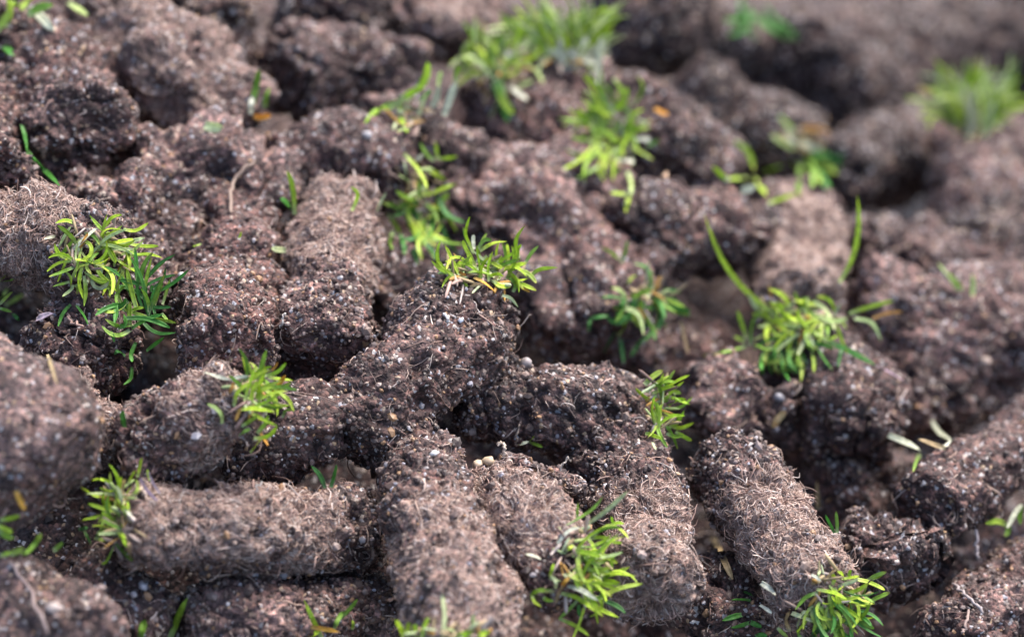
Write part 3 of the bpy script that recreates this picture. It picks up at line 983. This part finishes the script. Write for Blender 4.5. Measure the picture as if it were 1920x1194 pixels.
tuft('tan_stub', 1500, 600, 70, 35, parse('F', '''
l 34 540,580 440,515 280,370 180,190 120,0
g 24 380,740 390,620 440,530
g 28 355,700 330,620 305,545
g 26 360,740 280,770 110,795
g 26 350,720 320,705 290,690
p 26 550,555 640,550 720,515
p 28 730,490 800,540 850,650
l 28 930,560 1050,520 1180,488
p 24 960,590 1060,610 1110,710
d 36 820,720 950,780 1080,850
d 22 890,760 880,810 870,860
l 24 480,480 510,520 540,560
l 26 520,650 530,610 530,580
l 30 680,540 720,580 760,620
l 28 580,600 640,630 700,640
d 30 600,830 600,860 590,900
v 22 460,470 500,480 540,510
x 22 1060,590 1150,560 1230,550
v 14 1080,850 1160,890 1240,940
''') + random_blades(55, 1505, 600, 65, 28, 'llgp', 30, 70, (5, 9), 200, 130) + random_blades(24, 1480, 650, 55, 20, 'dg', 35, 70, (6, 9), 250, 60)
    + [('l', 11, [(1575, 530), (1590, 505), (1605, 470), (1612, 420), (1608, 368)])])
tuft('roof', 1215, 560, 45, 30, parse('E', '''
p 24 1480,410 1560,430 1600,500
p 32 1560,530 1660,560 1690,680
g 30 1550,690 1580,640 1600,600
g 34 1640,430 1670,490 1690,550
g 34 1760,640 1780,560 1740,480
d 26 1390,590 1450,580 1500,575
d 26 1380,660 1385,620 1390,590
d 26 1800,430 1850,435 1900,440
g 26 1570,280 1590,210 1600,150
g 20 1555,260 1510,220 1460,190
g 28 1830,480 1870,510 1900,540
d 26 1560,700 1570,770 1580,840
g 26 1600,400 1620,370 1650,350
d 24 1470,780 1500,720 1540,660
d 28 1700,690 1660,740 1620,800
x 22 1900,600 1920,700 1940,780
''') + random_blades(28, 1215, 560, 45, 35, 'gdd', 40, 75, (6, 10), 280, 90), label='green tuft hanging into the black hollow')
tuft('cross', 1238, 760, 22, 50, parse('E', '''
g 40 1700,960 1740,920 1800,880
g 36 1710,1000 1770,950 1850,905
l 30 1740,1010 1810,980 1870,965
g 26 1840,1010 1830,980 1805,950
l 34 1760,1180 1740,1090 1755,1020
l 30 1790,1100 1820,1070 1860,1050
l 28 1800,1180 1840,1150 1880,1140
l 26 1840,1060 1880,1040 1930,1040
l 30 1780,1150 1780,1100 1785,1070
g 28 1830,1200 1880,1170 1920,1100
l 28 1850,1190 1900,1200 1970,1170
g 26 1820,1230 1870,1250 1920,1240
l 24 1700,1230 1740,1240 1790,1260
p 20 1740,1280 1745,1300 1760,1320
g 28 1860,1010 1880,1000 1900,1010
l 26 1870,1220 1920,1250 1960,1270
'''))
tuft('slant', 1085, 1060, 40, 70, parse('H', '''
g 28 1260,570 1350,520 1420,470 1465,405
p 30 1380,560 1480,490 1600,380
g 18 1320,530 1322,490 1325,440
l 18 1520,570 1515,545 1510,520
l 22 1510,560 1545,555 1580,560
l 22 1530,570 1570,600 1610,645
g 26 1390,650 1480,575 1540,570
l 24 1400,640 1450,635 1500,640
l 26 1260,710 1280,695 1300,680
l 34 1290,715 1370,720 1450,745
l 28 1430,720 1490,750 1545,780
g 30 1350,840 1400,760 1460,700 1550,620
g 28 1420,790 1500,760 1560,715
l 28 1370,810 1440,820 1505,805
l 34 1450,855 1530,840 1615,800
l 30 1390,850 1420,870 1465,900
g 34 1260,830 1310,870 1385,890
p 24 1200,920 1200,880 1170,850
l 24 1165,860 1180,820 1190,780
g 26 1190,940 1110,930 1060,960
l 30 1065,960 1080,1000 1120,1025
l 34 1230,950 1330,980 1420,1050
l 30 1350,960 1430,920 1515,970
g 36 1450,990 1530,930 1685,895
d 32 1470,990 1540,1020 1590,1060
l 30 1370,980 1450,1040 1555,1085
g 24 1320,990 1270,1040 1215,1090
l 26 1220,1090 1310,1130 1385,1185
w 34 1270,910 1340,930 1440,990
w 24 1210,670 1270,600 1340,580
o 26 1230,920 1250,880 1275,860
x 24 1200,1000 1215,950 1240,900
d 26 1330,1010 1330,1050 1345,1080
w 30 1030,730 1070,740 1120,760
g 26 1130,970 1150,985 1190,990
l 22 1480,650 1530,665 1570,665
'''))
tuft('lying', 225, 970, 22, 55, parse('G', '''
g 24 690,350 660,300 630,245
l 20 720,330 740,295 755,265
l 26 770,300 785,240 795,190
l 18 840,320 830,285 825,255
l 30 650,440 670,330 680,300
g 22 720,420 770,370 760,310
g 26 640,470 620,440 600,410
g 28 600,410 580,520 560,600
l 34 600,530 640,590 700,640
l 30 640,550 640,590 640,620
x 28 700,610 690,560 680,510
g 24 540,650 560,600 640,600
g 28 530,640 580,655 620,650
g 34 640,660 690,720 740,770
l 20 640,680 600,770 570,785
x 28 730,750 725,700 720,660
d 28 470,600 490,640 510,680
d 22 440,590 470,585 490,580
v 20 880,430 820,370 780,300
v 16 895,390 850,320 830,260
w 22 680,440 710,490 740,520
g 26 590,470 570,520 550,560
x 30 690,400 680,350 700,310
x 24 640,470 660,520 690,560
l 28 660,600 690,640 710,690
'''))
loose('blurred bright green clump at the left edge below the near plug', parse('G', '''
l 34 0,540 60,530 110,515
g 40 -10,600 40,630 80,640
g 40 60,730 100,710 130,690
g 36 170,700 200,660 230,610
g 32 0,740 40,730 80,720
l 36 -20,570 30,590 70,610
g 32 90,720 150,720 210,650
'''))
loose('single short green blade lying right of the clump by the near plug', [('g', 11, [tile('G', 300, 710), tile('G', 330, 690), tile('G', 355, 665)])], cat='grass blade', name='stray_grass')
loose('tall olive blade rising from the bottom left edge', [('g', 15, [tile('G', 940, 1220), tile('G', 1000, 1080), tile('G', 1050, 970)])], cat='grass blade', name='stray_grass')
loose('short upright blade at the bottom edge left of the tall olive one', [('g', 15, [tile('G', 785, 1220), tile('G', 800, 1150), tile('G', 815, 1100)])], cat='grass blade', name='stray_grass')
loose('green and orange blades at the bottom edge left of the steep plug', parse('G', '''
g 32 1800,1200 1750,1090 1700,980
g 34 1870,1150 1890,1100 1920,1050
o 30 1740,1135 1820,1150 1900,1165
l 34 1740,1200 1770,1170 1800,1150
''') + parse('H', '''
g 30 -10,1090 40,1040 90,980
g 22 60,1150 65,1120 60,1095
'''))
loose('two dark blades in the hole above the level felted plug', parse('G', '''
d 30 1820,360 1790,290 1740,235
d 28 1850,355 1865,290 1880,230
'''))
tuft('steep', 850, 1190, 70, 15, parse('H', '''
l 40 350,1200 330,1150 300,1100
l 36 370,1200 370,1160 380,1110
l 40 450,1200 470,1140 490,1085
l 34 420,1200 415,1150 410,1120
p 36 560,1200 575,1080 560,955
l 40 640,1200 690,1175 730,1170
l 40 760,1200 800,1175 830,1160
'''), label='blurred green tips at the foot of the steep plug')
loose('tiny pale sprout with two green leaflets on the gritty plug', parse('H', '''
w 20 990,120 1020,110 1050,100
g 22 1050,100 1090,115 1125,130
g 18 1048,102 1065,90 1078,72
'''), cat='sprout', name='sprout')
tuft('pale_right', 1560, 1120, 60, 55, parse('I', '''
x 22 795,890 830,840 865,815
l 24 905,880 890,840 865,825
l 22 925,865 932,840 940,815
l 22 890,870 950,860 990,855
p 26 870,910 930,890 980,870
l 30 970,870 1050,890 1130,930
g 26 1030,880 1080,850 1140,830
l 28 900,950 980,930 1040,890
g 34 1000,980 1020,940 1030,900
l 20 860,940 880,925 905,905
g 26 760,945 690,970 630,1040
l 28 750,930 850,950 920,985
l 24 860,1070 880,1020 875,970
g 26 900,1000 950,1000 1000,1000
g 26 950,1010 1010,1000 1060,1010
l 26 940,970 1000,985 1070,1010
g 32 1040,1000 1100,970 1160,945
g 30 1000,970 1040,960 1070,945
l 30 890,1020 950,1060 1000,1100
d 26 930,1080 980,1060 1055,1065
g 28 880,1040 920,1080 940,1120
g 34 940,1060 1000,1110 1070,1145
g 30 900,1110 940,1140 980,1175
l 26 870,1010 850,990 830,960
g 28 750,1010 790,1060 800,1110
g 24 780,1040 780,1100 805,1140
p 32 640,1140 670,1060 700,1060
l 28 700,1060 690,1110 640,1165
g 30 690,1090 730,1110 770,1125
g 32 800,1060 850,1120 900,1140
p 34 610,1060 660,1080 740,1110
g 30 820,1110 860,1150 890,1190
g 30 750,1200 740,1170 730,1150
g 26 660,1200 650,1170 645,1150
g 26 530,1140 560,1170 590,1190
x 30 600,1160 580,1100 600,1050
l 20 1060,870 1100,850 1140,825
l 24 830,1000 800,1010 780,1000
l 26 840,900 850,860 830,840
'''+'''
w 40 440,890 480,920 520,960
w 26 430,1015 470,1040 500,1060
w 20 720,845 750,860 775,880
''') + random_blades(46, 1565, 1140, 45, 45, 'gdgl', 40, 85, (5, 9), 300, 100), nstub=40)
loose('dark shaded clump under the bleached plug at the bottom edge', parse('I', '''
d 32 380,990 330,985 275,985
d 24 390,960 365,950 340,940
d 36 330,1070 280,1080 220,1100
d 34 370,1110 320,1125 270,1140
d 34 380,1110 410,1125 440,1140
d 34 410,1190 440,1180 475,1185
'''))
loose('pale stemmed seedling with split green leaves at the right edge', parse('I', '''
w 34 1905,450 1860,500 1815,580
g 40 1820,575 1760,545 1695,555
g 34 1825,560 1820,600 1800,628
g 36 1905,450 1885,510 1890,565
'''), cat='seedling', name='seedling', near=(1900, 915))
loose('dry tan stalk slanting in the gap left of the bleached plug', [('x', 11, [tile('I', 155, 615), tile('I', 210, 720), tile('I', 280, 870)])], cat='dry stalk', name='dry_stalk')
loose('two small blades in the gap above the bent dark plug', parse('I', '''
d 22 850,610 825,560 800,510
g 26 865,610 865,550 860,490
'''))
loose('pale cream grass husk lying above the right hand plug', parse('I', '''
w 30 1390,-20 1430,50 1500,95
w 40 1150,65 1240,105 1330,150
x 34 1470,140 1400,120 1320,90
g 24 1330,170 1310,210 1290,270
w 22 1500,95 1480,120 1440,145
'''), cat='grass husk', name='grass_husk')
loose('beige bud poking up right of the gritty plug tuft', [('x', 14, [(1450, 800), (1458, 785), (1472, 770)])], cat='grass husk', name='grass_husk')
loose('upright brown straw in the gap under the pale husk', [('x', 9, [(1534, 955), (1533, 930), (1532, 900)])], cat='dry stalk', name='dry_stalk')
# far tufts
tuft('top_tuft', 1060, 95, 70, 25, random_blades(110, 1065, 95, 72, 25, 'lplpg', 60, 115, (5, 8), 90, 20) +
     random_blades(14, 1080, 120, 55, 22, 'ww', 30, 60, (10, 14), 80, 60) + parse('B', '''
w 40 1440,440 1440,300 1460,200
p 40 1400,400 1370,330 1300,280
o 40 1250,360 1300,350 1350,350
'''))
tuft('top_tuft_left', 930, 150, 40, 35, random_blades(40, 925, 120, 40, 25, 'lgp', 40, 80, (7, 10), 100, 70) + parse('B', '''
d 60 860,420 890,530 930,680
g 50 840,450 900,560 960,640
w 50 900,300 950,310 1000,320
w 40 940,470 980,520 1040,560
p 40 700,430 680,350 690,280
'''))
tuft('stem_plug', 770, 220, 30, 25, parse('B', '''
l 50 420,510 470,440 480,350
l 50 330,560 400,520 470,480
g 50 330,570 210,620 130,690
l 34 340,540 330,660 370,740
w 46 510,600 530,540 540,480
w 50 580,650 610,560 640,460
g 36 640,460 650,400 660,370
d 50 440,560 470,530 500,500
p 30 540,480 545,440 560,400
'''))
tuft('far_tuft', 1825, 225, 50, 25, random_blades(100, 1828, 235, 42, 22, 'lpplgw', 75, 135, (4, 7), 90, 14) + parse('C', '''
x 40 1400,560 1360,520 1320,490
w 50 1480,620 1440,560 1410,500
w 50 1690,680 1690,620 1700,560
'''))
loose('small clump with an orange leaf in the hollow at the upper left', parse('A', '''
g 42 1410,590 1430,490 1450,390
g 36 1480,600 1490,550 1510,490
w 40 1400,640 1405,590 1410,540
o 40 1420,650 1465,660 1515,650
'''))
loose('tiny pale green leaf lying on the crumbly plug at upper left', [('p', 20, [tile('A', 1145, 705), tile('A', 1190, 715), tile('A', 1245, 710)])], cat='leaf', name='fallen_leaf')
loose('dark blade and pale stem standing left of the upright felted plug', parse('A', '''
g 36 1650,1200 1640,1060 1605,960
d 34 1630,1170 1600,1135 1570,1110
p 40 1600,1400 1560,1400 1520,1390
'''))
loose('dark drooping blades beside the dark round plug end', parse('A', '''
d 36 120,700 140,780 150,850
d 40 150,850 210,920 330,1040
'''))
loose('blurred green clump with a white stem in the top left corner', parse('A', '''
g 50 20,150 50,70 40,-10
g 60 100,80 150,20 200,-20
g 50 -20,180 20,120 60,60
w 60 170,50 230,100 300,170
g 50 0,60 60,40 110,20
g 60 160,90 220,50 300,30
d 50 20,260 50,290 80,310
p 44 380,20 440,60 490,90
'''))
loose('small pale tuft behind the tan felted plug', parse('C', '''
g 36 290,790 370,850 400,950
g 34 450,980 500,950 560,930
l 34 480,1140 570,1110 650,1080
w 50 230,1080 240,1030 250,990
w 56 330,1070 370,1060 410,1040
l 34 250,1010 210,970 170,930
l 44 390,990 430,1040 470,1100
g 30 360,1000 300,1000 250,1010
'''))
loose('blurred drooping clump fading from cream to green at upper right', parse('C', '''
p 34 540,650 620,740 680,830
g 34 660,800 710,900 770,1020
g 34 740,860 760,930 770,1000
p 34 500,760 560,800 640,840
''') + random_blades(9, 1485, 250, 18, 18, 'pwx', 40, 70, (8, 12), 320, 30) + random_blades(16, 1520, 290, 18, 20, 'gd', 40, 75, (8, 12), 300, 30))
loose('dark blurred blades at the top edge right of the big tuft', parse('C', '''
d 34 330,-20 330,60 370,130
d 34 390,80 450,140 530,190
''') + random_blades(7, 1425, 25, 20, 20, 'd', 50, 80, (6, 9), 290, 40))
loose('faint pale green blades on the crumbling right plug', parse('F', '''
p 40 1540,430 1490,350 1430,280
g 40 1560,430 1520,380 1470,330
p 30 1620,460 1625,400 1620,340
'''))
loose('tiny bright blade poking from behind the red plug', parse('D', 'l 14 1335,140 1345,125 1350,105\ng 12 1130,170 1100,180 1080,185'))
loose('short green blade under the orange leaf plug at left', [('d', 11, [tile('D', 700, 1195), tile('D', 692, 1150), tile('D', 688, 1105)])], cat='grass blade', name='stray_grass')
loose('orange dry flake stuck to the large near plug', [('o', 11, [tile('G', 90, 375), tile('G', 115, 430), tile('G', 140, 480)])], cat='dry flake', name='dry_flake')
loose('pink seed husk lying below the left tuft', [('v', 14, [tile('D', 200, 600), tile('D', 240, 580), tile('D', 300, 560)])], cat='seed husk', name='seed_husk')

# ------------------------------------------------------------------ stones, roots, drops
def stone(label, px, py, rpx, col):
    d = zat(px, py)
    r = rpx * PX * d
    c0 = un(px, py, d - r * .35)
    v = ICO_V; f = ICO_F
    vs = [tuple(q) for q in v]; fs = []; cache = {}
    def midp(a, b):
        k_ = (min(a, b), max(a, b))
        if k_ not in cache:
            m_ = (np.array(vs[a]) + np.array(vs[b])) / 2
            vs.append(tuple(m_ / np.linalg.norm(m_))); cache[k_] = len(vs) - 1
        return cache[k_]
    for a, b, c in f:
        ab, bc, ca = midp(a, b), midp(b, c), midp(c, a)
        fs += [(a, ab, ca), (b, bc, ab), (c, ca, bc), (ab, bc, ca)]
    V = np.array(vs)
    V = V * (1 + .5 * perlin(V * 1.4 + px, 41))[:, None] * np.array([1, .8, .75]) * r
    me = make_mesh('pebble', V, np.array(fs), M_STONE, np.tile(np.array(col), (len(V), 1)))
    o = link('pebble', me, loc=c0)
    o.rotation_euler = tuple(rng.uniform(-.6, .6, 3))
    tag(o, label, 'pebble', 'pebbles in the soil')
stone('largest grey pebble behind the wide gritty plug', 985, 682, 15, (.20, .17, .16))
stone('honey coloured pebble beside the steep plug', 916, 865, 13, (.45, .34, .22))
stone('smaller tan pebble left of the honey one', 896, 870, 11, (.40, .30, .21))
stone('white pebble on top of the steep plug', 814, 850, 8, (.5, .47, .45))
stone('pale blurred pebble in the near left corner', 100, 1140, 15, (.30, .25, .23))
stone('pale blue blurred pebble under the level felted plug', 268, 1098, 10, (.34, .33, .36))
stone('white blurred pebble on the dark tufted plug', 688, 254, 10, (.30, .28, .28))
stone('white pebble by the left shade of the red plug', 340, 515, 7, (.5, .49, .48))
stone('pale blurred pebble on the rough right plug', 1745, 568, 13, (.24, .19, .17))
stone('tan blurred pebble on the rough plug at far right', 1843, 678, 15, (.28, .21, .17))
stone('bluish pebble below the stray bladed tuft', 1460, 745, 11, (.15, .145, .16))
stone('small white pebble on the centre plug', 864, 600, 6, (.55, .57, .62))
stone('tiny round white pebble right of the dark hollow', 1370, 788, 5, (.6, .6, .6))

def root(label, pts, wpx, col, lean=.2, name='root'):
    path = seat(pts, lean=lean, lift=.004)
    P = catmull(path, 14)
    P[1:-1] += rng.normal(0, .0012, (12, 3))
    d = (P[0] - C_) @ F_
    v, f, c_ = tubes(P[None], np.array([wpx * PX * d * .5]), np.array([col]), sides=6)
    o = link(name, make_mesh(name, v - P[0], f, M_FIBRE, c_), loc=P[0])
    tag(o, label, 'root')
root('pale root hanging under the smooth right hand plug', [tile('I', 1640, 590), tile('I', 1650, 680), tile('I', 1655, 755)], 7, (.36, .30, .29))
root('long grey root slanting in the near right corner', [tile('I', 1510, 895), tile('I', 1600, 970), tile('I', 1680, 1060)], 6, (.30, .25, .24))
root('short brown root on the corner plug at the near right', [tile('I', 1600, 1040), tile('I', 1585, 1120), tile('I', 1560, 1175)], 6, (.28, .20, .17))
root('thick pale root curving over the near left corner', [tile('G', 50, 770), tile('G', 150, 900), tile('G', 210, 1050), tile('G', 270, 1180)], 7, (.24, .18, .165))
root('curved tan root on the crumbly plug at upper left', [tile('A', 1430, 900), tile('A', 1320, 980), tile('A', 1280, 1100), tile('A', 1290, 1190)], 7, (.24, .17, .13))
root('white hair root curling on the centre plug', [tile('E', 570, 560), tile('E', 600, 590), tile('E', 590, 630)], 5, (.5, .47, .45))
root('thin pale root standing up beside the tiny sprout', [tile('H', 970, 105), tile('H', 985, 50), tile('H', 998, 5)], 3, (.36, .28, .22))
root('thin root rising from the peat flake', [tile('H', 1225, 265), tile('H', 1240, 220), tile('H', 1275, 188)], 3.5, (.45, .38, .32))
root('cream looped root between the honey pebble and sprout', [tile('H', 905, 180), tile('H', 915, 130), tile('H', 885, 108), tile('H', 875, 125)], 7, (.42, .34, .27))
root('thin white root in the shade of the level felted plug', [tile('G', 1430, 385), tile('G', 1430, 350), tile('G', 1465, 325)], 3, (.5, .45, .4))
root('brown forked root in the shade below the left tuft', [tile('D', 380, 555), tile('D', 390, 600), tile('D', 470, 635)], 5, (.34, .22, .18))
root('pale thread root beside the red plug', [tile('D', 1565, 640), tile('D', 1580, 580), tile('D', 1600, 560)], 4, (.5, .46, .42))

def drop(label, px, py, rpx):
    d = zat(px, py); r = rpx * PX * d
    n, k = 14, 8
    th = np.arange(n) * 2 * math.pi / n; ph = np.linspace(.02, math.pi - .02, k)
    V = np.array([(math.sin(p) * math.cos(t), math.sin(p) * math.sin(t), math.cos(p) * .85) for p in ph for t in th]) * r
    i = np.arange(k - 1)[:, None] * n; j = np.arange(n)[None]; j2 = (j + 1) % n
    F = np.stack([i + j, i + n + j, i + n + j2, i + j2], -1).reshape(-1, 4)
    o = link('water_drop', make_mesh('water_drop', V, F, M_WATER), loc=un(px, py, d - r * .7))
    tag(o, label, 'water drop', 'dew drops on the grass')
drop('dew drop on the dark clump below the left tuft', *tile('D', 893, 675), 6)
drop('dew drop on the lowest left blade of the bristling tuft', *tile('D', 287, 345), 5)
drop('dew drop on the tip of the right blade in the hole', *tile('G', 1884, 222), 6)
drop('dew drop by the dark clump next to the red plug', *tile('D', 990, 590), 4)

print('TRIS', TRIS[0])
